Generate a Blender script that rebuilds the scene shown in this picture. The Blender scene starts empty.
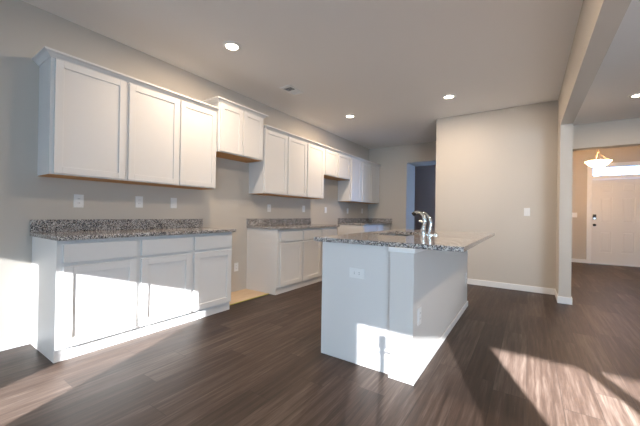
import bpy, bmesh, math, random
from mathutils import Vector, Matrix
random.seed(7)
C = bpy.context.scene.collection
SC = bpy.context.scene
PI = math.pi

# ------------------------------------------------------------------ camera
CZ, YAW, PITCH, ROLL, FPX = 1.0975, 0.5974, 0.004, -0.0151, 306.45
fw = Vector((-math.sin(YAW) * math.cos(PITCH), math.cos(YAW) * math.cos(PITCH), math.sin(PITCH)))
rt = Vector((math.cos(YAW), math.sin(YAW), 0))
up = rt.cross(fw)
R2 = rt * math.cos(ROLL) - up * math.sin(ROLL)
U2 = rt * math.sin(ROLL) + up * math.cos(ROLL)
cam_d = bpy.data.cameras.new('camera')
cam_d.sensor_width = 36.0
cam_d.lens = FPX * 36.0 / 640.0
cam_d.clip_start = 0.05
cam = bpy.data.objects.new('camera', cam_d)
M3 = Matrix((R2, U2, -fw)).transposed()
cam.matrix_world = Matrix.Translation((0, 0, CZ)) @ M3.to_4x4()
C.objects.link(cam)
SC.camera = cam

# ------------------------------------------------------------------ world, sun, exposure
SC.view_settings.view_transform = 'Standard'
SC.view_settings.look = 'None'
SC.view_settings.gamma = 1.0
SC.view_settings.use_curve_mapping = False
SC.view_settings.exposure = 0.2
SC.cycles.use_denoising = True
SC.cycles.max_bounces = 10
SC.cycles.diffuse_bounces = 6
SC.cycles.sample_clamp_indirect = 8.0

SKY = 16.5
SUN = 88.0
LAMP = 21.0
world = bpy.data.worlds.new('sky')
SC.world = world
world.use_nodes = True
bg = world.node_tree.nodes['Background']
wt = world.node_tree
wc = wt.nodes.new('ShaderNodeTexCoord'); wx = wt.nodes.new('ShaderNodeSeparateXYZ')
wr = wt.nodes.new('ShaderNodeValToRGB')          # pale sky on the sun's side, deeper blue opposite the sun
wr.color_ramp.elements[0].position = 0.35; wr.color_ramp.elements[0].color = (0.45, 0.72, 1.0, 1)
wr.color_ramp.elements[1].position = 0.75; wr.color_ramp.elements[1].color = (0.24, 0.44, 0.85, 1)
wm = wt.nodes.new('ShaderNodeMath'); wm.operation = 'MULTIPLY_ADD'; wm.inputs[1].default_value = 0.5; wm.inputs[2].default_value = 0.5
wt.links.new(wc.outputs['Generated'], wx.inputs[0]); wt.links.new(wx.outputs['Y'], wm.inputs[0])
wt.links.new(wm.outputs[0], wr.inputs['Fac']); wt.links.new(wr.outputs['Color'], bg.inputs[0])
bg.inputs[1].default_value = SKY

SUN_DIR = Vector((-0.39, 1.0, -0.327)).normalized()
sun_d = bpy.data.lights.new('sun', 'SUN')
sun_d.energy = SUN
sun_d.angle = math.radians(0.35)
sun_d.color = (0.97, 0.98, 1.0)
sun = bpy.data.objects.new('sun', sun_d)
sun.rotation_euler = SUN_DIR.to_track_quat('-Z', 'Y').to_euler()
sun.location = (3, -9, 6)
C.objects.link(sun)

# key dimensions -----------------------------------------------------
XL = -3.371          # left wall
YR = -3.35           # rear wall
YB = 7.13            # back wall of the kitchen
YF = 9.90            # front-door wall
XR = 5.0             # right wall
ZC = 2.772           # ceiling
KY = 5.496           # pantry wall facing the camera
KX = -1.331
JX0, JX1, JY, ZHD = 0.331, 0.457, 5.015, 2.30
WIN = [(-3.00, -1.60), (-1.17, -0.74), (1.08, 1.83), (2.21, 2.77), (2.90, 3.55), (3.70, 4.50)]
WIN = [(a - .012, b + .067) for a, b in WIN]      # clear openings once frame and reveal take their share
W_SILL, W_HEAD = 0.42, 2.098
FILL_WIN = (-2.9, -1.9, 0.5, 2.2)     # unseen window added in the right wall for extra daylight, behind the camera
BWIN = (-1.00, 0.20, 0.3, 2.4)    # window of the room behind the kitchen


def portal(name, loc, rot, sx, sy):
    l = bpy.data.lights.new(name, 'AREA')
    l.shape = 'RECTANGLE'
    l.size, l.size_y = sx, sy
    l.cycles.is_portal = True
    o = bpy.data.objects.new(name, l)
    o.location = loc
    o.rotation_euler = rot
    C.objects.link(o)


for a, b in WIN:
    portal('window_portal', ((a + b) / 2, YR - 0.14, (W_SILL + W_HEAD) / 2), (PI / 2, 0, 0), b - a, W_HEAD - W_SILL)
portal('window_portal', ((BWIN[0] + BWIN[1]) / 2, 9.36, (BWIN[2] + BWIN[3]) / 2), (-PI / 2, 0, 0), BWIN[1] - BWIN[0], BWIN[3] - BWIN[2])
portal('window_portal', (1.76, 10.04, 2.245), (-PI / 2, 0, 0), 0.88, 0.28)


portal('window_portal', (XR + 0.16, (FILL_WIN[0] + FILL_WIN[1]) / 2, (FILL_WIN[2] + FILL_WIN[3]) / 2), (PI / 2, 0, PI / 2), FILL_WIN[1] - FILL_WIN[0], FILL_WIN[3] - FILL_WIN[2])


# ------------------------------------------------------------------ materials
def mat(name, col, rough=0.5, metal=0.0, spec=0.5):
    m = bpy.data.materials.new(name)
    m.use_nodes = True
    b = m.node_tree.nodes['Principled BSDF']
    b.inputs['Base Color'].default_value = (*col, 1)
    b.inputs['Roughness'].default_value = rough
    b.inputs['Metallic'].default_value = metal
    b.inputs['Specular IOR Level'].default_value = spec
    return m


def nd(m, t, **kw):
    n = m.node_tree.nodes.new(t)
    for k, v in kw.items():
        setattr(n, k, v)
    return n


def ln(m, a, b):
    m.node_tree.links.new(a, b)


def bumpy(m, scale, strength, dist=0.002):
    tc = nd(m, 'ShaderNodeTexCoord')
    no = nd(m, 'ShaderNodeTexNoise')
    no.inputs['Scale'].default_value = scale
    no.inputs['Detail'].default_value = 3
    ln(m, tc.outputs['Object'], no.inputs['Vector'])
    bp = nd(m, 'ShaderNodeBump')
    bp.inputs['Strength'].default_value = strength
    bp.inputs['Distance'].default_value = dist
    ln(m, no.outputs['Fac'], bp.inputs['Height'])
    ln(m, bp.outputs['Normal'], m.node_tree.nodes['Principled BSDF'].inputs['Normal'])
    return m


M = {}
M['wall'] = bumpy(mat('greige wall paint', (0.55, 0.51, 0.455), 0.85, 0, 0.2), 160, 0.06)
M['ceil'] = bumpy(mat('ceiling paint', (0.78, 0.765, 0.75), 0.9, 0, 0.1), 120, 0.08)
M['mauve'] = mat('dull mauve paint', (0.42, 0.31, 0.27), 0.85, 0, 0.2)
M['half'] = bumpy(mat('pale grey half wall paint', (0.66, 0.645, 0.62), 0.7, 0, 0.3), 120, 0.05)
M['trim'] = mat('white trim paint', (0.82, 0.82, 0.81), 0.4)
M['cab'] = bumpy(mat('white cabinet paint', (0.71, 0.70, 0.685), 0.38), 60, 0.01)
M['door'] = mat('white door paint', (0.76, 0.75, 0.73), 0.45)
M['plate'] = mat('white plastic', (0.80, 0.80, 0.79), 0.35)
M['slot'] = mat('dark slot', (0.03, 0.03, 0.03), 0.6)
M['black'] = mat('black metal', (0.025, 0.023, 0.022), 0.4, 0.6)
M['chrome'] = mat('polished nickel', (0.78, 0.77, 0.75), 0.12, 1.0)
M['nickel'] = mat('brushed nickel', (0.55, 0.53, 0.50), 0.3, 1.0)
M['steel'] = mat('stainless steel', (0.42, 0.42, 0.42), 0.28, 1.0)
M['dark'] = mat('dark duct interior', (0.05, 0.045, 0.04), 0.8)
M['tape'] = mat('yellow green edge strip', (0.45, 0.42, 0.10), 0.6)
M['brass'] = mat('warm brushed metal', (0.30, 0.23, 0.16), 0.5, 0.6)

# raw wood underside of wall cabinets
m = mat('raw wood underside', (0.50, 0.27, 0.10), 0.6)
tc = nd(m, 'ShaderNodeTexCoord'); mp = nd(m, 'ShaderNodeMapping'); mp.inputs['Scale'].default_value = (30, 2, 30)
no = nd(m, 'ShaderNodeTexNoise'); no.inputs['Scale'].default_value = 3
cr = nd(m, 'ShaderNodeValToRGB')
cr.color_ramp.elements[0].color = (0.42, 0.19, 0.05, 1); cr.color_ramp.elements[1].color = (0.62, 0.33, 0.11, 1)
ln(m, tc.outputs['Object'], mp.inputs['Vector']); ln(m, mp.outputs['Vector'], no.inputs['Vector'])
ln(m, no.outputs['Fac'], cr.inputs['Fac']); ln(m, cr.outputs['Color'], m.node_tree.nodes['Principled BSDF'].inputs['Base Color'])
M['rawwood'] = m

# plywood subfloor
m = mat('plywood subfloor', (0.6, 0.42, 0.24), 0.7)
tc = nd(m, 'ShaderNodeTexCoord'); mp = nd(m, 'ShaderNodeMapping'); mp.inputs['Scale'].default_value = (14, 2, 1)
no = nd(m, 'ShaderNodeTexNoise'); no.inputs['Scale'].default_value = 2.5; no.inputs['Detail'].default_value = 5
cr = nd(m, 'ShaderNodeValToRGB')
cr.color_ramp.elements[0].color = (0.56, 0.41, 0.27, 1); cr.color_ramp.elements[1].color = (0.74, 0.60, 0.44, 1)
ln(m, tc.outputs['Object'], mp.inputs['Vector']); ln(m, mp.outputs['Vector'], no.inputs['Vector'])
ln(m, no.outputs['Fac'], cr.inputs['Fac']); ln(m, cr.outputs['Color'], m.node_tree.nodes['Principled BSDF'].inputs['Base Color'])
M['ply'] = m

# speckled granite
m = mat('speckled granite', (0.5, 0.5, 0.5), 0.10)
bs = m.node_tree.nodes['Principled BSDF']
tc = nd(m, 'ShaderNodeTexCoord')
vo = nd(m, 'ShaderNodeTexVoronoi'); vo.inputs['Scale'].default_value = 190
vo.inputs['Randomness'].default_value = 1.0
wn = nd(m, 'ShaderNodeSeparateColor')
no = nd(m, 'ShaderNodeTexNoise'); no.inputs['Scale'].default_value = 18; no.inputs['Detail'].default_value = 4
ad = nd(m, 'ShaderNodeMath', operation='MULTIPLY_ADD'); ad.inputs[1].default_value = 0.55
sb = nd(m, 'ShaderNodeMath', operation='ADD'); sb.inputs[1].default_value = -0.275
cr = nd(m, 'ShaderNodeValToRGB'); cr.color_ramp.interpolation = 'CONSTANT'
els = cr.color_ramp.elements
els[0].position = 0.0; els[0].color = (0.012, 0.013, 0.016, 1)
els[1].position = 0.20; els[1].color = (0.075, 0.08, 0.095, 1)
for pos, col in ((0.36, (0.24, 0.22, 0.22)), (0.54, (0.36, 0.29, 0.24)), (0.62, (0.50, 0.48, 0.46)), (0.82, (0.66, 0.64, 0.61))):
    e = els.new(pos); e.color = (*col, 1)
ln(m, tc.outputs['Object'], vo.inputs['Vector']); ln(m, tc.outputs['Object'], no.inputs['Vector'])
ln(m, vo.outputs['Color'], wn.inputs['Color'])
ln(m, no.outputs['Fac'], ad.inputs[0]); ln(m, wn.outputs['Red'], ad.inputs[2])
ln(m, ad.outputs[0], sb.inputs[0]); ln(m, sb.outputs[0], cr.inputs['Fac'])
ln(m, cr.outputs['Color'], bs.inputs['Base Color'])
M['granite'] = m

# dark wood-look planks laid along the room
m = mat('dark wood plank floor', (0.1, 0.08, 0.07), 0.4, 0, 0.32)
bs = m.node_tree.nodes['Principled BSDF']


def mth(op, a, b=None, c=None):
    n = nd(m, 'ShaderNodeMath', operation=op)
    for i, v in enumerate((a, b, c)):
        if v is None:
            continue
        if isinstance(v, (int, float)):
            n.inputs[i].default_value = v
        else:
            ln(m, v, n.inputs[i])
    return n.outputs[0]


tc = nd(m, 'ShaderNodeTexCoord'); sx = nd(m, 'ShaderNodeSeparateXYZ')
ln(m, tc.outputs['Object'], sx.inputs[0])
PW, PL = 0.178, 1.22
xs = mth('DIVIDE', sx.outputs['X'], PW)
row = mth('FLOOR', xs); fx = mth('FRACT', xs)
w1 = nd(m, 'ShaderNodeTexWhiteNoise', noise_dimensions='1D'); ln(m, row, w1.inputs['W'])
ys = mth('ADD', mth('DIVIDE', sx.outputs['Y'], PL), w1.outputs['Value'])
colm = mth('FLOOR', ys); fy = mth('FRACT', ys)
cb = nd(m, 'ShaderNodeCombineXYZ'); ln(m, row, cb.inputs[0]); ln(m, colm, cb.inputs[1])
w2 = nd(m, 'ShaderNodeTexWhiteNoise', noise_dimensions='2D'); ln(m, cb.outputs[0], w2.inputs['Vector'])
# grain, shifted per plank
off = nd(m, 'ShaderNodeVectorMath', operation='SCALE'); off.inputs['Scale'].default_value = 7.0
ln(m, w2.outputs['Color'], off.inputs[0])
va = nd(m, 'ShaderNodeVectorMath', operation='ADD'); ln(m, tc.outputs['Object'], va.inputs[0]); ln(m, off.outputs[0], va.inputs[1])
mp = nd(m, 'ShaderNodeMapping'); mp.inputs['Scale'].default_value = (24, 1.1, 1); ln(m, va.outputs[0], mp.inputs['Vector'])
g1 = nd(m, 'ShaderNodeTexNoise'); g1.inputs['Scale'].default_value = 1.6; g1.inputs['Detail'].default_value = 6; g1.inputs['Roughness'].default_value = 0.65
g1.inputs['Distortion'].default_value = 0.15
ln(m, mp.outputs[0], g1.inputs['Vector'])
mp2 = nd(m, 'ShaderNodeMapping'); mp2.inputs['Scale'].default_value = (110, 5, 1); ln(m, va.outputs[0], mp2.inputs['Vector'])
g2 = nd(m, 'ShaderNodeTexNoise'); g2.inputs['Scale'].default_value = 1.5; g2.inputs['Detail'].default_value = 3
ln(m, mp2.outputs[0], g2.inputs['Vector'])
fac = mth('ADD', mth('MULTIPLY', g1.outputs['Fac'], 0.85), mth('MULTIPLY', g2.outputs['Fac'], 0.35))
fac = mth('ADD', fac, mth('MULTIPLY_ADD', w2.outputs['Value'], 0.22, 0.06))
fac = mth('MULTIPLY_ADD', mth('SUBTRACT', fac, 0.77), 1.35, 0.44)
cr = nd(m, 'ShaderNodeValToRGB')
els = cr.color_ramp.elements
els[0].position = 0.12; els[0].color = (0.022, 0.0145, 0.0115, 1)
els[1].position = 0.92; els[1].color = (0.178, 0.144, 0.123, 1)
e = els.new(0.45); e.color = (0.054, 0.035, 0.027, 1)
e = els.new(0.65); e.color = (0.094, 0.068, 0.055, 1)
ln(m, fac, cr.inputs['Fac'])
ex = mth('MINIMUM', fx, mth('SUBTRACT', 1.0, fx))
ey = mth('MINIMUM', fy, mth('SUBTRACT', 1.0, fy))
gx = mth('LESS_THAN', ex, 0.010); gy = mth('LESS_THAN', ey, 0.0016)
gap = mth('MAXIMUM', gx, gy)
mx = nd(m, 'ShaderNodeMix', data_type='RGBA'); ln(m, mth('MULTIPLY', gap, 0.65), mx.inputs[0])
ln(m, cr.outputs['Color'], mx.inputs[6]); mx.inputs[7].default_value = (0.018, 0.013, 0.011, 1)
ln(m, mx.outputs[2], bs.inputs['Base Color'])
ln(m, mth('ADD', mth('MULTIPLY', g2.outputs['Fac'], 0.2), 0.36), bs.inputs['Roughness'])
bp = nd(m, 'ShaderNodeBump'); bp.inputs['Strength'].default_value = 0.12; bp.inputs['Distance'].default_value = 0.002
ln(m, g2.outputs['Fac'], bp.inputs['Height']); ln(m, bp.outputs[0], bs.inputs['Normal'])
M['floor'] = m


def emis(name, col, strength):
    m = bpy.data.materials.new(name); m.use_nodes = True
    b = m.node_tree.nodes['Principled BSDF']
    b.inputs['Base Color'].default_value = (0.8, 0.8, 0.8, 1)
    b.inputs['Emission Color'].default_value = (*col, 1)
    b.inputs['Emission Strength'].default_value = strength
    return m


M['lens'] = emis('lit lamp lens', (1.0, 0.86, 0.66), 14)
M['bowl'] = emis('lit alabaster glass', (1.0, 0.60, 0.30), 40)
m = bpy.data.materials.new('clear window glass'); m.use_nodes = True
nt = m.node_tree; nt.nodes.remove(nt.nodes['Principled BSDF'])
tr = nt.nodes.new('ShaderNodeBsdfTransparent'); gl = nt.nodes.new('ShaderNodeBsdfGlossy'); gl.inputs['Roughness'].default_value = 0.02
fr = nt.nodes.new('ShaderNodeFresnel'); fr.inputs['IOR'].default_value = 1.2
mixs = nt.nodes.new('ShaderNodeMixShader')
nt.links.new(fr.outputs[0], mixs.inputs[0]); nt.links.new(tr.outputs[0], mixs.inputs[1]); nt.links.new(gl.outputs[0], mixs.inputs[2])
nt.links.new(mixs.outputs[0], nt.nodes['Material Output'].inputs[0])
M['glass'] = m
m = bpy.data.materials.new('sun dimming film'); m.use_nodes = True
nt = m.node_tree; nt.nodes.remove(nt.nodes['Principled BSDF'])
tr = nt.nodes.new('ShaderNodeBsdfTransparent'); tr.inputs[0].default_value = (.34, .34, .34, 1)  # grey tint weakens sunlight at the added screens
nt.links.new(tr.outputs[0], nt.nodes['Material Output'].inputs[0])
M['screen'] = m
M['weak_screen'] = m.copy()
M['weak_screen'].node_tree.nodes['Transparent BSDF'].inputs[0].default_value = (.68, .68, .68, 1)


# ------------------------------------------------------------------ mesh helpers
class MB:
    def __init__(s):
        s.bm = bmesh.new()

    def box(s, x0, x1, y0, y1, z0, z1, bev=0.0):
        r = bmesh.ops.create_cube(s.bm, size=1.0)
        vs = r['verts']
        for v in vs:
            v.co = Vector(((x0 + x1) / 2 + v.co.x * (x1 - x0), (y0 + y1) / 2 + v.co.y * (y1 - y0), (z0 + z1) / 2 + v.co.z * (z1 - z0)))
        if bev:
            es = list({e for v in vs for e in v.link_edges})
            bmesh.ops.bevel(s.bm, geom=es, offset=bev, segments=2, profile=0.5, affect='EDGES')
        return s

    def cyl(s, p0, p1, r0, r1=None, n=20):
        p0, p1 = Vector(p0), Vector(p1)
        d = p1 - p0
        mt = Matrix.Translation((p0 + p1) / 2) @ d.to_track_quat('Z', 'Y').to_matrix().to_4x4()
        bmesh.ops.create_cone(s.bm, cap_ends=True, segments=n, radius1=r0, radius2=r0 if r1 is None else r1, depth=d.length, matrix=mt)
        return s

    def lathe(s, prof, n=32, c=(0, 0, 0)):
        rings = []
        for r, z in prof:
            if r < 1e-5:
                rings.append([s.bm.verts.new((c[0], c[1], c[2] + z))])
            else:
                rings.append([s.bm.verts.new((c[0] + r * math.cos(2 * PI * k / n), c[1] + r * math.sin(2 * PI * k / n), c[2] + z)) for k in range(n)])
        for a, b in zip(rings, rings[1:]):
            for k in range(n):
                k2 = (k + 1) % n
                if len(a) == 1 and len(b) == 1:
                    continue
                if len(a) == 1:
                    s.bm.faces.new((a[0], b[k], b[k2]))
                elif len(b) == 1:
                    s.bm.faces.new((a[k], b[0], a[k2]))
                else:
                    s.bm.faces.new((a[k], b[k], b[k2], a[k2]))
        return s

    def tube(s, pts, rad, n=14):
        pts = [Vector(p) for p in pts]
        # catmull-rom smooth
        P = [pts[0] * 2 - pts[1]] + pts + [pts[-1] * 2 - pts[-2]]
        rr = rad if isinstance(rad, (list, tuple)) else [rad] * len(pts)
        RR = [rr[0]] + list(rr) + [rr[-1]]
        path, rs = [], []
        for i in range(1, len(P) - 2):
            for k in range(6):
                t = k / 6
                a, b, c, d = P[i - 1:i + 3]
                path.append(0.5 * ((2 * b) + (c - a) * t + (2 * a - 5 * b + 4 * c - d) * t * t + (3 * b - a - 3 * c + d) * t ** 3))
                rs.append(RR[i] * (1 - t) + RR[i + 1] * t)
        path.append(pts[-1]); rs.append(rr[-1])
        rings = []
        ref = Vector((0, 1, 0))
        for i, p in enumerate(path):
            t = (path[min(i + 1, len(path) - 1)] - path[max(i - 1, 0)]).normalized()
            u = t.cross(ref)
            if u.length < 1e-3:
                u = t.cross(Vector((1, 0, 0)))
            u.normalize(); w = t.cross(u)
            rings.append([s.bm.verts.new(p + (u * math.cos(2 * PI * k / n) + w * math.sin(2 * PI * k / n)) * rs[i]) for k in range(n)])
        for a, b in zip(rings, rings[1:]):
            for k in range(n):
                s.bm.faces.new((a[k], a[(k + 1) % n], b[(k + 1) % n], b[k]))
        s.bm.faces.new(rings[0][::-1]); s.bm.faces.new(rings[-1])
        return s

    def sweep(s, prof, path):
        """prof: (outward, z) closed outline; path: list of ((x, y), (nx, ny)) mitred corners."""
        rings = []
        for (x, y), (nx, ny) in path:
            rings.append([s.bm.verts.new((x + nx * o, y + ny * o, z)) for o, z in prof])
        n = len(prof)
        for a, b in zip(rings, rings[1:]):
            for k in range(n):
                s.bm.faces.new((a[k], a[(k + 1) % n], b[(k + 1) % n], b[k]))
        s.bm.faces.new(rings[0][::-1]); s.bm.faces.new(rings[-1])
        return s

    def build(s, name, material, parent=None, smooth=False):
        bmesh.ops.recalc_face_normals(s.bm, faces=s.bm.faces[:])
        me = bpy.data.meshes.new(name)
        s.bm.to_mesh(me); s.bm.free()
        me.materials.append(material)
        if smooth:
            for p in me.polygons:
                p.use_smooth = True
            me.set_sharp_from_angle(angle=math.radians(40))
        o = bpy.data.objects.new(name, me)
        C.objects.link(o)
        if parent is not None:
            o.parent = parent
            o.matrix_parent_inverse = Matrix.Translation(parent.location).inverted() if parent.type == 'EMPTY' else Matrix()
        return o


def thing(name, label, cat, loc=(0, 0, 0), group=None):
    o = bpy.data.objects.new(name, None)
    o.empty_display_size = 0.1
    o.location = loc
    o['label'] = label; o['category'] = cat
    if group:
        o['group'] = group
    C.objects.link(o)
    return o


def tag(o, label, cat, group=None):
    o['label'] = label; o['category'] = cat
    if group:
        o['group'] = group
    return o


def struct(name, mb, material):
    o = mb.build(name, material)
    o['kind'] = 'structure'
    return o


# ------------------------------------------------------------------ the room
T = 0.14
struct('floor', MB().box(XL - T, XR + T, YR - T, YF + T, -0.12, 0.0), M['floor'])
struct('ceiling', MB().box(XL - T, XR + T, YR - T, YF + T, ZC, ZC + 0.12), M['ceil'])
struct('wall_left', MB().box(XL - T, XL, YR - T, YF + T, 0, ZC), M['wall'])
ra, rb, rc, rd = FILL_WIN
w = MB().box(XR, XR + T, YR - T, ra, 0, ZC).box(XR, XR + T, rb, YF + T, 0, ZC).box(XR, XR + T, ra, rb, 0, rc).box(XR, XR + T, ra, rb, rd, ZC)
struct('wall_right', w, M['wall'])
f = MB()
for q in ((ra, ra + .04, rc, rd), (rb - .04, rb, rc, rd), (ra, rb, rc, rc + .04), (ra, rb, rd - .04, rd), ((ra + rb) / 2 - .03, (ra + rb) / 2 + .03, rc, rd)):
    f.box(XR + .03, XR + .10, q[0], q[1], q[2], q[3])
o = struct('window_9', f, M['trim'])  # frame of the added window, out of view, for extra daylight
MB().box(XR + .063, XR + .067, ra + .04, rb - .04, rc + .04, rd - .04).build('pane', M['glass'], o)
W_TOPS = [W_HEAD - .052 if i < 2 else W_HEAD for i in range(len(WIN))]
w = MB().box(XL, XR, YR - T, YR, 0, W_SILL).box(XL, XR, YR - T, YR, W_HEAD, ZC)
w.box(WIN[0][0], WIN[1][1], YR - T, YR, W_TOPS[0], W_HEAD)
ed = [XL] + [v for a in WIN for v in a] + [XR]
for a, b in zip(ed[0::2], ed[1::2]):
    w.box(a, b, YR - T, YR, W_SILL, W_HEAD)
struct('wall_rear', w, M['wall'])
for i, (a, b) in enumerate(WIN):
    f = MB()
    t = 0.012
    HD = W_TOPS[i]
    f.box(a, a + t, YR - 0.1, YR - 0.02, W_SILL, HD).box(b - t, b, YR - 0.1, YR - 0.02, W_SILL, HD)
    f.box(a, b, YR - 0.1, YR - 0.02, HD - t, HD).box(a, b, YR - 0.12, YR + 0.03, W_SILL, W_SILL + 0.02)
    o = struct('window_%d' % (i + 1), f, M['trim'])
    MB().box(a + t, b - t, YR - 0.066, YR - 0.062, W_SILL + 0.02, HD - t).build('pane', M['glass'], o)
    if i < 3:  # screens added to dim the sun through the first three windows
        MB().box(a + t, b - t, YR - 0.092, YR - 0.090, W_SILL + 0.02, HD - t).build('dimming_screen', M['weak_screen' if i == 1 else 'screen'], o)

# back wall of the kitchen: thick, with a cased opening into the next room
OX0, OX1, OZ = -2.39, -1.42, 2.345
w = MB().box(XL, OX0, YB, YB + 0.64, 0, ZC).box(OX1, JX0, YB, YB + 0.64, 0, ZC).box(OX0, OX1, YB, YB + 0.64, OZ, ZC)
struct('wall_back', w, M['wall'])
# pantry walls
struct('wall_middle', MB().box(KX, JX0, KY, KY + 0.12, 0, ZC).box(KX, KX + 0.12, KY + 0.12, YB, 0, ZC), M['wall'])
# divider: beam, column end and the wall running back to the front door
w = MB().box(JX0, JX1, YR, JY, ZHD, ZC).box(JX0, JX1, JY, YF, 0, ZC)
struct('wall_divider', w, M['wall'])
# dropped header at the foyer
struct('wall_foyer', MB().box(JX1, XR, YB, YB + 0.16, 2.343, ZC), M['wall'])
# room behind
bx0, bx1, bz0, bz1 = BWIN
w = MB().box(XL, bx0, 9.2, 9.34, 0, ZC).box(bx1, JX0, 9.2, 9.34, 0, ZC).box(bx0, bx1, 9.2, 9.34, 0, bz0).box(bx0, bx1, 9.2, 9.34, bz1, ZC)
struct('wall_far', w, M['mauve'])
f = MB()
for q in ((bx0, bx0 + .04, bz0, bz1), (bx1 - .04, bx1, bz0, bz1), (bx0, bx1, bz0, bz0 + .04), (bx0, bx1, bz1 - .04, bz1), ((bx0 + bx1) / 2 - .02, (bx0 + bx1) / 2 + .02, bz0, bz1)):
    f.box(q[0], q[1], 9.23, 9.31, q[2], q[3])
o = struct('window_7', f, M['trim'])
MB().box(bx0 + .04, bx1 - .04, 9.268, 9.272, bz0 + .04, bz1 - .04).build('pane', M['glass'], o)

# front wall with the entry door and transom
DX0, DX1, DZ = 1.267, 2.180, 2.036
TZ0, TZ1 = 2.115, 2.338
w = MB().box(JX1, DX0 - .03, YF, YF + T, 0, ZC).box(DX1 + .03, XR, YF, YF + T, 0, ZC).box(DX0 - .03, DX1 + .03, YF, YF + T, TZ1 + 0.03, ZC)
struct('wall_front', w, M['wall'])
cas = MB()
cas.box(DX0 - .085, DX0 - .018, YF - .018, YF, 0, TZ1 + .02, .003).box(DX1 + .018, DX1 + .085, YF - .018, YF, 0, TZ1 + .02, .003)
cas.box(DX0 - .085, DX1 + .085, YF - .018, YF, TZ1 + .02, TZ1 + .085, .003)
cas.box(DX0 - .03, DX0, YF - .012, YF + T, 0, TZ1 + .03).box(DX1, DX1 + .03, YF - .012, YF + T, 0, TZ1 + .03)
cas.box(DX0, DX1, YF - .012, YF + T, TZ1, TZ1 + .03).box(DX0, DX1, YF - .012, YF + T, DZ, TZ0)
struct('trim_1', cas, M['trim'])
f = MB()
t = .03
f.box(DX0, DX0 + t, YF + .03, YF + .07, TZ0, TZ1).box(DX1 - t, DX1, YF + .03, YF + .07, TZ0, TZ1)
f.box(DX0 + t, DX1 - t, YF + .03, YF + .07, TZ0, TZ0 + .02).box(DX0 + t, DX1 - t, YF + .03, YF + .07, TZ1 - .02, TZ1)
o = struct('window_8', f, M['trim'])
MB().box(DX0 + t, DX1 - t, YF + .048, YF + .052, TZ0 + .02, TZ1 - .02).build('pane', M['glass'], o)

# six-panel entry door
dy0, dy1 = YF + .010, YF + .05
dm = MB().box(DX0 + .004, DX1 - .004, dy0 + .020, dy1, 0.012, DZ - .004)
xs_ = [DX0 + .004, 1.415, 1.640, 1.800, 2.030, DX1 - .004]
zs_ = [0.012, .285, .79, 1.00, 1.60, 1.715, 1.925, DZ - .004]
for i in (0, 2, 4):
    dm.box(xs_[i], xs_[i + 1], dy0, dy0 + .022, zs_[0], zs_[-1])
for i in (0, 2, 4, 6):
    for a, b in ((xs_[1], xs_[2]), (xs_[3], xs_[4])):
        dm.box(a, b, dy0, dy0 + .022, zs_[i], zs_[i + 1])
for i in (1, 3, 5):
    for a, b in ((xs_[1], xs_[2]), (xs_[3], xs_[4])):
        dm.box(a + .034, b - .034, dy0 + .003, dy0 + .020, zs_[i] + .034, zs_[i + 1] - .034, .008)
door = struct('door_1', dm, M['door'])
lk = MB().box(1.292, 1.358, dy0 - .022, dy0, 1.075, 1.195, .008).build('keypad_lock', M['black'], door)
MB().cyl((1.325, dy0 - .022, 1.095), (1.325, dy0 - .036, 1.095), .022).build('thumb_turn', M['nickel'], lk)
kb = MB().lathe([(0, -.065), (.02, -.064), (.029, -.052), (.027, -.036), (.012, -.026), (.011, -.008), (.03, -.006), (.03, 0), (0, 0)], 24).build('door_knob', M['black'], door, True)
kb.rotation_euler = (-PI / 2, 0, 0); kb.location = (1.325, dy0, .937)
struct('trim_2', MB().box(DX0, DX1, YF - .02, YF + .06, 0, .011), M['nickel'])

# baseboards
BH, BT = .088, .013


def base(name, segs):
    b = MB()
    for x0, x1, y0, y1 in segs:
        b.box(x0, x1, y0, y1, 0, BH, .004)
    struct(name, b, M['trim'])


base('baseboard_middle', [(KX - BT, JX0, KY - BT, KY), (KX - BT, KX, KY, YB)])
base('baseboard_divider', [(JX0 - BT, JX1 + BT, JY - BT, JY), (JX0 - BT, JX0, JY, KY - BT), (JX1, JX1 + BT, JY, YF - BT)])
base('baseboard_front', [(JX1, DX0 - .085, YF - BT, YF), (DX1 + .085, XR, YF - BT, YF)])
base('baseboard_left', [(XL, XL + BT, YR, .753)])
base('baseboard_back', [(-2.70, OX0, YB - BT, YB), (OX1, KX - BT, YB - BT, YB)])
base('baseboard_right', [(XR - BT, XR, YR, YF - BT)])
base('baseboard_rear', [(XL + BT, XR - BT, YR, YR + BT)])

# plywood patch where the refrigerator goes
pw = tag(MB().box(XL, -2.93, 2.325, 3.08, 0, .004).build('plywood_panel', M['ply']), 'bare tan plywood floor patch in the empty refrigerator gap', 'plywood')
MB().box(-2.93, -2.915, 2.325, 3.08, 0, .006).build('edge_strip', M['tape'], pw)['label'] = 'yellow green edge strip'


# ------------------------------------------------------------------ cabinets (doors face +x)
def shaker(x, y0, y1, z0, z1, th=.019, fwid=.058):
    """a recessed-panel door whose back lies on the plane x"""
    d = MB()
    d.box(x, x + th - .009, y0 + .01, y1 - .01, z0 + .01, z1 - .01)
    d.box(x, x + th, y0, y0 + fwid, z0, z1, .0015).box(x, x + th, y1 - fwid, y1, z0, z1, .0015)
    d.box(x, x + th, y0 + fwid, y1 - fwid, z0, z0 + fwid, .0015).box(x, x + th, y0 + fwid, y1 - fwid, z1 - fwid, z1, .0015)
    return d


BF = .590        # face of base cabinets
ZT = .882        # underside of worktops


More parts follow.
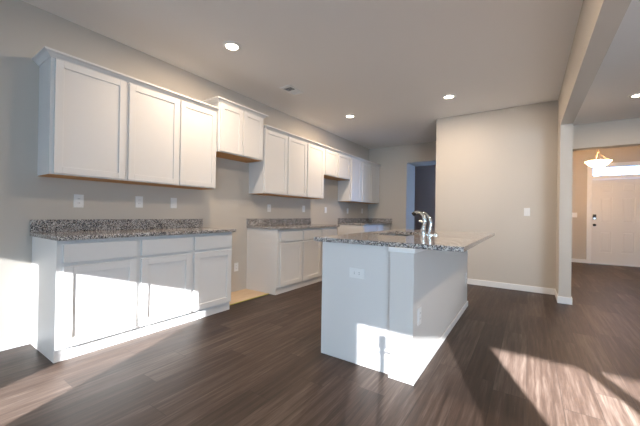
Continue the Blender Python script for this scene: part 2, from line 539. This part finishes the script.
def base_cab(y0, y1, doors, label, group, x=XL, sgn=1):
    t = thing('base_cabinet', label, 'cabinet', (x, (y0 + y1) / 2, 0), group)
    MB().box(x + .001, x + BF, y0, y1, .094, ZT).build('carcass', M['cab'], t)
    MB().box(x + .001, x + BF - .022, y0, y1, 0, .094).build('toe_kick', M['cab'], t)
    for a, b in doors:
        shaker(x + BF, a, b, .102, .688).build('door', M['cab'], t)
        MB().box(x + BF, x + BF + .019, a, b, .714, .852, .002).build('drawer_front', M['cab'], t)
    return t


g1, g2, g3 = 'base cabinets under the near counter', 'base cabinets between refrigerator gap and range gap', 'base cabinets in the far corner'
base_cab(.754, 1.310, [(.790, 1.290)], 'white single-door base cabinet at the open left end of the near counter', g1)
base_cab(1.310, 1.822, [(1.331, 1.805)], 'white single-door base cabinet in the middle of the near counter run', g1)
base_cab(1.822, 2.317, [(1.840, 2.300)], 'white base cabinet of the near run beside the refrigerator gap', g1)
base_cab(3.083, 3.622, [(3.135, 3.604)], 'white base cabinet just past the refrigerator gap with tan plywood', g2)
base_cab(3.622, 4.624, [(3.641, 4.100), (4.140, 4.600)], 'white double base cabinet partly hidden behind island, before the range gap', g2)
base_cab(5.640, 6.360, [(5.665, 6.340)], 'white base cabinet behind the island just past the range gap', g3)
base_cab(6.360, 7.128, [(6.380, 7.090)], 'white base cabinet in the far corner against the back wall', g3)

UF = .292
ZU, ZUT = 1.377, 2.288


def wall_cab(y0, y1, doors, label, group, z0=ZU, z1=ZUT, f=UF, dz=.0):
    t = thing('upper_cabinet', label, 'cabinet', (XL, (y0 + y1) / 2, z0), group)
    MB().box(XL + .001, XL + f, y0, y1, z0 + .004, z1).build('carcass', M['cab'], t)
    MB().box(XL + .001, XL + f - .02, y0 + .004, y1 - .004, z0, z0 + .005).build('bottom_panel', M['rawwood'], t)['label'] = 'raw brown wood underside'
    for a, b in doors:
        shaker(XL + f, a, b, z0 + .012, z1 - .004 - dz, fwid=.055).build('door', M['cab'], t)
    return t


CROWN = [(-.012, 0), (.008, 0), (.010, .006), (.018, .013), (.030, .026), (.042, .032), (.048, .034), (.048, .048), (-.012, .048)]


def crown(y0, y1, z, f, left=True, right=False, parent=None, label=None):
    x = XL + f
    pr = [(o, z + h) for o, h in CROWN]
    path = []
    if left:
        path.append(((XL + .001, y0), (0, -1)))
        path.append(((x, y0), (1, -1)))
    else:
        path.append(((x, y0), (1, 0)))
    if right:
        path.append(((x, y1), (1, 1))); path.append(((XL + .001, y1), (0, 1)))
    else:
        path.append(((x, y1), (1, 0)))
    o = MB().sweep(pr, path).build('crown_molding', M['cab'], parent)
    if label:
        tag(o, label, 'molding')
    return o


h1, h2, h3 = 'wall cabinets over the near counter', 'wall cabinets over the middle counter', 'wall cabinets over the far corner counter'
wall_cab(.779, 1.328, [(.803, 1.315)], 'large single-door white wall cabinet, nearest, above the open left end of counter', h1)
wall_cab(1.328, 2.309, [(1.341, 1.829), (1.851, 2.296)], 'white double-door wall cabinet above near counter, left of the short raised cabinet', h1)
crown(.779, 2.309, ZUT + .001, UF, True, False, None, 'white crown molding along the top of the near wall cabinets')
FZ0, FZ1, FF = 1.822, 2.408, .325
t = wall_cab(2.311, 3.052, [(2.330, 2.668), (2.690, 3.030)], 'short raised white wall cabinet hung higher above the refrigerator gap', None, FZ0, FZ1, FF, .002)
crown(2.311, 3.052, FZ1 + .0005, FF, True, True, t)
wall_cab(3.099, 3.604, [(3.113, 3.587)], 'white single-door wall cabinet right of the refrigerator gap', h2)
wall_cab(3.604, 4.624, [(3.622, 4.088), (4.124, 4.604)], 'white double-door wall cabinet left of the short range hood cabinet', h2)
t = wall_cab(4.624, 5.620, [(4.660, 5.080), (5.115, 5.575)], 'short white double-door wall cabinet above the empty range gap', None, 1.815, ZUT)
wall_cab(5.620, 6.130, [(5.660, 6.075)], 'narrow white wall cabinet just right of the short range gap cabinet', h3)
wall_cab(6.130, 7.128, [(6.180, 6.600), (6.640, 7.090)], 'farthest white double-door wall cabinet in the back corner', h3)
crown(3.102, 7.128, ZUT + .001, UF, False, False, None, 'thin white crown molding along the far wall cabinets to the corner')


# ------------------------------------------------------------------ granite worktops
def counter(y0, y1, label, ret=False):
    t = thing('granite_countertop', label, 'countertop', (XL, (y0 + y1) / 2, .883), 'granite counters along the left wall')
    MB().box(XL + .001, XL + .640, y0, y1, .883, .915, .003).build('slab', M['granite'], t)
    MB().box(XL + .001, XL + .021, y0, y1 - (.021 if ret else 0), .915, 1.017, .002).build('backsplash', M['granite'], t)
    if ret:
        MB().box(XL + .001, XL + .640, YB - .021, YB - .001, .915, 1.017, .002).build('backsplash', M['granite'], t)


counter(.738, 2.335, 'long speckled grey granite countertop on the near left cabinets')
counter(3.068, 4.634, 'speckled granite countertop between refrigerator gap and range gap')
counter(5.630, 7.129, 'speckled granite countertop in the far corner with backsplash on two walls', True)

# ------------------------------------------------------------------ island
IX0, IXS, IX1, IY0, IYS, IY1 = -1.350, -.775, -.613, 2.027, 1.994, 4.14
isl = thing('kitchen_island', 'white kitchen island with pale end panel standing on the dark floor', 'kitchen island', (-1.0, 3.05, 0))
cb_ = MB()
cb_.box(IX0 + .02, IX0 + .036, IY0 + .018, IY1 - .02, .095, ZT).box(IXS - .016, IXS, IY0 + .018, IY1 - .02, .095, ZT)
cb_.box(IX0 + .036, IXS - .016, IY0 + .018, IY0 + .034, .095, ZT).box(IX0 + .036, IXS - .016, IY1 - .036, IY1 - .02, .095, ZT)
cb_.box(IX0 + .036, IXS - .016, IY0 + .034, IY1 - .036, .095, .112)
cb_.build('carcass', M['cab'], isl)
MB().box(IX0 + .085, IXS, IY0 + .018, IY1 - .02, 0, .095).build('toe_kick', M['cab'], isl)
MB().box(IX0, IXS, IY0, IY0 + .018, 0, ZT, .001).build('end_panel', M['cab'], isl)
MB().box(IXS, IX1, IYS, IY1, 0, ZT, .002).build('support_wall', M['half'], isl)['label'] = 'pale grey painted half wall'
cp = MB()
cp.box(IXS - .010, IX1 + .010, IYS - .010, IY1, .852, ZT, .003)
cp.build('cap_trim', M['trim'], isl)
sh = MB()
sh.box(IX1, IX1 + .012, IYS - .012, IY1 + .012, 0, .062, .004).box(IXS - .0, IX1 + .0, IYS - .006, IYS, 0, .045, .002)
sh.build('baseboard', M['trim'], isl)
for a, b in ((2.07, 2.55), (2.58, 3.03), (3.06, 3.50), (3.54, 4.10)):
    o = shaker(0, a, b, .102, .688).build('door', M['cab'], isl)
    for v in o.data.vertices:
        v.co.x = IX0 + .02 - v.co.x
    o.data.flip_normals()
    o = MB().box(IX0 + .001, IX0 + .02, a, b, .714, .852, .002).build('drawer_front', M['cab'], isl)

# island worktop with the sink cut-out
SX0, SX1, SY0, SY1 = -1.414, -.318, 2.000, 4.045
KX0, KX1, KY0, KY1 = -1.270, -.890, 2.68, 3.42
b = MB()
bm = b.bm
z0, z1 = .883, .915
oc = [(SX0, SY0), (SX1, SY0), (SX1, SY1), (SX0, SY1)]
ic = [(KX0, KY0), (KX1, KY0), (KX1, KY1), (KX0, KY1)]
ring = lambda pts, z: [bm.verts.new((x, y, z)) for x, y in pts]
ot, ob, it, ib = ring(oc, z1), ring(oc, z0), ring(ic, z1), ring(ic, z0)
for k in range(4):
    j = (k + 1) % 4
    bm.faces.new((ot[k], ot[j], it[j], it[k])); bm.faces.new((ob[k], ib[k], ib[j], ob[j]))
    bm.faces.new((ot[k], ob[k], ob[j], ot[j])); bm.faces.new((it[k], it[j], ib[j], ib[k]))
top = tag(b.build('granite_countertop', M['granite']), 'wide speckled granite island countertop with sink cut-out and breakfast overhang', 'countertop')

# sink
sk = thing('kitchen_sink', 'undermount stainless steel double sink set in the island countertop', 'sink', (-1.08, 3.05, .70))


def bowl(y0, y1, zb):
    m_ = MB(); t_ = .004
    x0, x1 = KX0 - .004, KX1 + .004
    m_.box(x0, x1, y0, y1, zb, zb + t_)
    m_.box(x0, x0 + t_, y0, y1, zb, .8825).box(x1 - t_, x1, y0, y1, zb, .8825)
    m_.box(x0, x1, y0, y0 + t_, zb, .8825).box(x0, x1, y1 - t_, y1, zb, .8825)
    o = m_.build('basin', M['steel'], sk)
    MB().cyl(((x0 + x1) / 2, (y0 + y1) / 2, zb + t_), ((x0 + x1) / 2, (y0 + y1) / 2, zb + t_ + .004), .04).build('drain', M['nickel'], o)


bowl(KY0 - .004, 3.045, .70); bowl(3.055, KY1 + .004, .70)

# faucet
fa = thing('kitchen_faucet', 'polished nickel faucet with curved spout and curved handle beside the island sink', 'faucet', (-.815, 2.97, .915))
MB().lathe([(0, 0), (.036, 0), (.036, .006), (.024, .012), (.024, .05), (.02, .055), (0, .055)], 24, (-.826, 2.96, .915)).build('base', M['chrome'], fa, True)
MB().tube([(-.826, 2.96, .96), (-.820, 2.96, 1.0), (-.812, 2.96, 1.045), (-.822, 2.96, 1.09), (-.850, 2.96, 1.120), (-.882, 2.96, 1.130), (-.905, 2.96, 1.124)],
          [.019, .019, .020, .018, .016, .015, .014]).build('spout', M['chrome'], fa, True)
MB().cyl((-.902, 2.96, 1.126), (-.925, 2.96, 1.106), .017, .020).build('spray_head', M['black'], fa, True)
MB().cyl((-.822, 2.96, 1.035), (-.862, 2.955, 1.045), .013, .010).build('button', M['nickel'], fa, True)
MB().lathe([(0, 0), (.034, 0), (.034, .006), (.018, .014), (0, .014)], 24, (-.765, 2.985, .915)).build('handle_base', M['chrome'], fa, True)
MB().tube([(-.775, 2.985, .925), (-.768, 2.985, .97), (-.762, 2.985, 1.03), (-.775, 2.985, 1.075), (-.805, 2.985, 1.112), (-.838, 2.985, 1.132)],
          [.017, .017, .016, .013, .011, .008]).build('handle', M['chrome'], fa, True)
MB().lathe([(0, 0), (.022, 0), (.022, .006), (.016, .012), (.014, .022), (0, .026)], 20, (-.715, 2.99, .915)).build('air_gap_cap', M['chrome'], fa, True)


# ------------------------------------------------------------------ outlets and switches
def outlet(c, n, u, label, group=None, w=.074, h=.118, kind='outlet'):
    """c: centre on the surface, n: outward normal, u: direction of the plate's width"""
    c, n, u = Vector(c), Vector(n), Vector(u)
    v = n.cross(u)
    t = thing('electrical_outlet' if kind == 'outlet' else 'light_switch', label, 'outlet' if kind == 'outlet' else 'light switch', c, group)
    fr = Matrix((u, v, n)).transposed().to_4x4(); fr.translation = c

    def bx(name, a0, a1, b0, b1, d0, d1, mt, par, bev=0):
        m_ = MB().box(a0, a1, b0, b1, d0, d1, bev)
        m_.bm.transform(fr)
        return m_.build(name, mt, par)
    bx('cover_plate', -w / 2, w / 2, -h / 2, h / 2, 0, .006, M['plate'], t, .002)
    long_v = h > w
    if kind == 'outlet':
        for s in (-1, 1):
            p = (0, s * .0195) if long_v else (s * .0195, 0)
            r = bx('receptacle', p[0] - .0165, p[0] + .0165, p[1] - .0145, p[1] + .0145, .006, .008, M['plate'], t, .001)
            for q in (-1, 1):
                d = (q * .006, .002) if long_v else (.002, q * .006)
                ww, hh = (.0012, .0045) if long_v else (.0045, .0012)
                bx('slot', p[0] + d[0] - ww, p[0] + d[0] + ww, p[1] + d[1] - hh, p[1] + d[1] + hh, .0078, .0084, M['slot'], r)
    else:
        bx('rocker', -.016, .016, -.033, .033, .006, .010, M['plate'], t, .002)
    return t


go = 'outlets on the left kitchen wall'
pos = [(1.064, 1.184, 'leftmost white outlet above the near counter, below the largest wall cabinet', 'outlet'),
       (1.585, 1.197, 'middle one of three white outlets above the near counter', 'outlet'),
       (1.962, 1.201, 'white switch plate above near counter, nearest the refrigerator gap', 'switch'),
       (3.529, 1.180, 'white outlet above the middle counter, just right of the refrigerator gap', 'outlet'),
       (4.421, 1.190, 'white outlet above the middle counter, beside the range gap', 'outlet'),
       (5.150, 1.184, 'white plate on the bare wall of the range gap', 'switch'),
       (6.055, 1.180, 'left white outlet above the far corner counter', 'outlet'),
       (6.782, 1.192, 'right white outlet above the far corner counter, nearest the corner', 'outlet'),
       (2.889, .342, 'low white outlet in the refrigerator gap above the plywood', 'outlet')]
for y, z, lab, kd in pos:
    outlet((XL, y, z), (1, 0, 0), (0, 1, 0), lab, go if kd == 'outlet' and z > 1 else None, kind=kd)
outlet((-1.041, IY0, .668), (0, -1, 0), (1, 0, 0), 'horizontal white outlet on the pale end panel of the island', None, .122, .074)
outlet((IX1, 2.127, .41), (1, 0, 0), (0, 1, 0), 'white outlet low on island side wall near the front corner', None)
outlet((IX1, 4.03, .36), (1, 0, 0), (0, 1, 0), 'white outlet at the far end of the island side wall', None)
outlet((-.019, KY, 1.177), (0, -1, 0), (1, 0, 0), 'white light switch on the bright blank wall beyond the island', None, kind='switch')
outlet((.945, YF, 1.174), (0, -1, 0), (1, 0, 0), 'white light switch beside the front door', None, .11, .118, kind='switch')


# ------------------------------------------------------------------ lamps
def downlight(x, y, label):
    t = thing('recessed_downlight', label, 'ceiling light', (x, y, ZC), 'recessed ceiling downlights')
    MB().lathe([(.060, -.001), (.062, -.010), (.085, -.010), (.095, -.004), (.095, 0), (.060, 0)], 32, (x, y, ZC)).build('trim_ring', M['plate'], t, True)
    MB().cyl((x, y, ZC - .005), (x, y, ZC - .0005), .061, n=32).build('lens', M['lens'], t)
    l = bpy.data.lights.new('downlight_lamp', 'AREA')
    l.shape = 'DISK'; l.size = .12; l.energy = LAMP; l.color = (1.0, 0.77, 0.56)
    o = bpy.data.objects.new('downlight_lamp', l)
    o.location = (x, y, ZC - .012)
    C.objects.link(o)
    o.parent = t; o.matrix_parent_inverse = Matrix.Translation(t.location).inverted()


downlight(-2.478, 2.027, 'bright recessed ceiling light nearest the near wall cabinets')
downlight(-2.522, 4.568, 'recessed ceiling light nearest the range gap, farthest along the cabinets')
downlight(-.937, 4.543, 'recessed ceiling light in front of the bright blank wall')
downlight(-.900, 2.027, 'recessed ceiling light above island, cut by the top photo edge')
downlight(1.206, 2.40, 'added unseen fill downlight in the hall beside the camera')  # fill lamp added out of view to brighten column and pantry wall
downlight(1.206, -.80, 'added unseen fill downlight behind the camera on hall side')  # second added fill lamp, out of view
downlight(1.206, 5.818, 'recessed ceiling light in the hall at the right photo edge')

# ceiling vent
vt = thing('ceiling_vent', 'small square white air vent in ceiling above the raised cabinet', 'vent', (-2.665, 3.20, ZC))
X0, X1, Y0, Y1 = -2.755, -2.575, 3.045, 3.355
xa, xb, ya, ym, yb = -2.725, -2.600, 3.090, 3.200, 3.315
fr_ = MB()
fr_.box(X0, xa, Y0, Y1, ZC - .010, ZC, .003).box(xb, X1, Y0, Y1, ZC - .010, ZC, .003)
fr_.box(xa, xb, Y0, ya, ZC - .010, ZC, .003).box(xa, xb, yb, Y1, ZC - .010, ZC, .003).box(xa, xb, ym - .004, ym + .004, ZC - .010, ZC)
fr_.build('frame', M['plate'], vt)
MB().box(xa, xb, ya, yb, ZC - .0015, ZC).build('duct', M['dark'], vt)
for k in range(10):
    hw = (yb - ya) / 10
    yy = ya + (k + .5) * hw
    m_ = MB().box(-(xb - xa) / 2, (xb - xa) / 2, -.0006, .0006, -.007, .007)
    m_.bm.transform(Matrix.Translation(((xa + xb) / 2, yy, ZC - .0065)) @ Matrix.Rotation(math.radians(48 if k >= 5 else -48), 4, 'X'))
    m_.build('louver', M['plate'], vt)

# pendant bowl in the foyer
PX, PY = 1.185, 8.5
pn = thing('pendant_lamp', 'lit glass bowl pendant lamp hanging in the foyer before the front door', 'pendant lamp', (PX, PY, ZC))
MB().lathe([(0, 2.155), (.04, 2.158), (.10, 2.178), (.155, 2.215), (.195, 2.262), (.210, 2.282), (.204, 2.284), (.19, 2.268), (.15, 2.222), (.095, 2.186), (.04, 2.166), (0, 2.163)], 40, (PX, PY, 0)).build('glass_bowl', M['bowl'], pn, True)
MB().cyl((PX, PY, 2.145), (PX, PY, 2.165), .012, .016).build('finial', M['brass'], pn, True)
MB().cyl((PX, PY, 2.46), (PX, PY, 2.50), .018).cyl((PX, PY, 2.50), (PX, PY, ZC - .02), .006).build('stem', M['brass'], pn, True)
MB().lathe([(0, ZC - .035), (.03, ZC - .032), (.06, ZC - .012), (.062, ZC - .0005), (0, ZC - .0005)], 28, (PX, PY, 0)).build('canopy', M['brass'], pn, True)
for k in range(3):
    an = math.radians(100 + 120 * k)
    ca, sa = math.cos(an), math.sin(an)
    MB().tube([(PX + .012 * ca, PY + .012 * sa, 2.485), (PX + .045 * ca, PY + .045 * sa, 2.42), (PX + .12 * ca, PY + .12 * sa, 2.335), (PX + .195 * ca, PY + .195 * sa, 2.280)], .004, 8).build('rod', M['brass'], pn, True)

# unseen stand added behind the camera, casting a tripod's thin shadow on the island
ls = thing('shadow_stand', 'black tripod stand added unseen behind camera to cast the thin shadow on island', 'shadow stand', (.345, -1.0, 0))
MB().cyl((.345, -1.0, .30), (.345, -1.0, 1.18), .018).build('pole', M['black'], ls, True)
MB().cyl((.345, -1.0, 1.16), (.345, -1.0, 1.24), .032, .026).build('head', M['black'], ls, True)
MB().cyl((.345, -1.0, .50), (.345, -1.0, .56), .024).build('collar', M['black'], ls, True)
MB().cyl((.30, -1.0, 1.12), (.41, -1.0, 1.14), .008).build('knob', M['black'], ls, True)
for k in range(3):
    an = math.radians(30 + 120 * k)
    MB().cyl((.345 + .016 * math.cos(an), -1.0 + .016 * math.sin(an), .53), (.345 + .36 * math.cos(an), -1.0 + .36 * math.sin(an), .012), .010).build('leg', M['black'], ls, True)
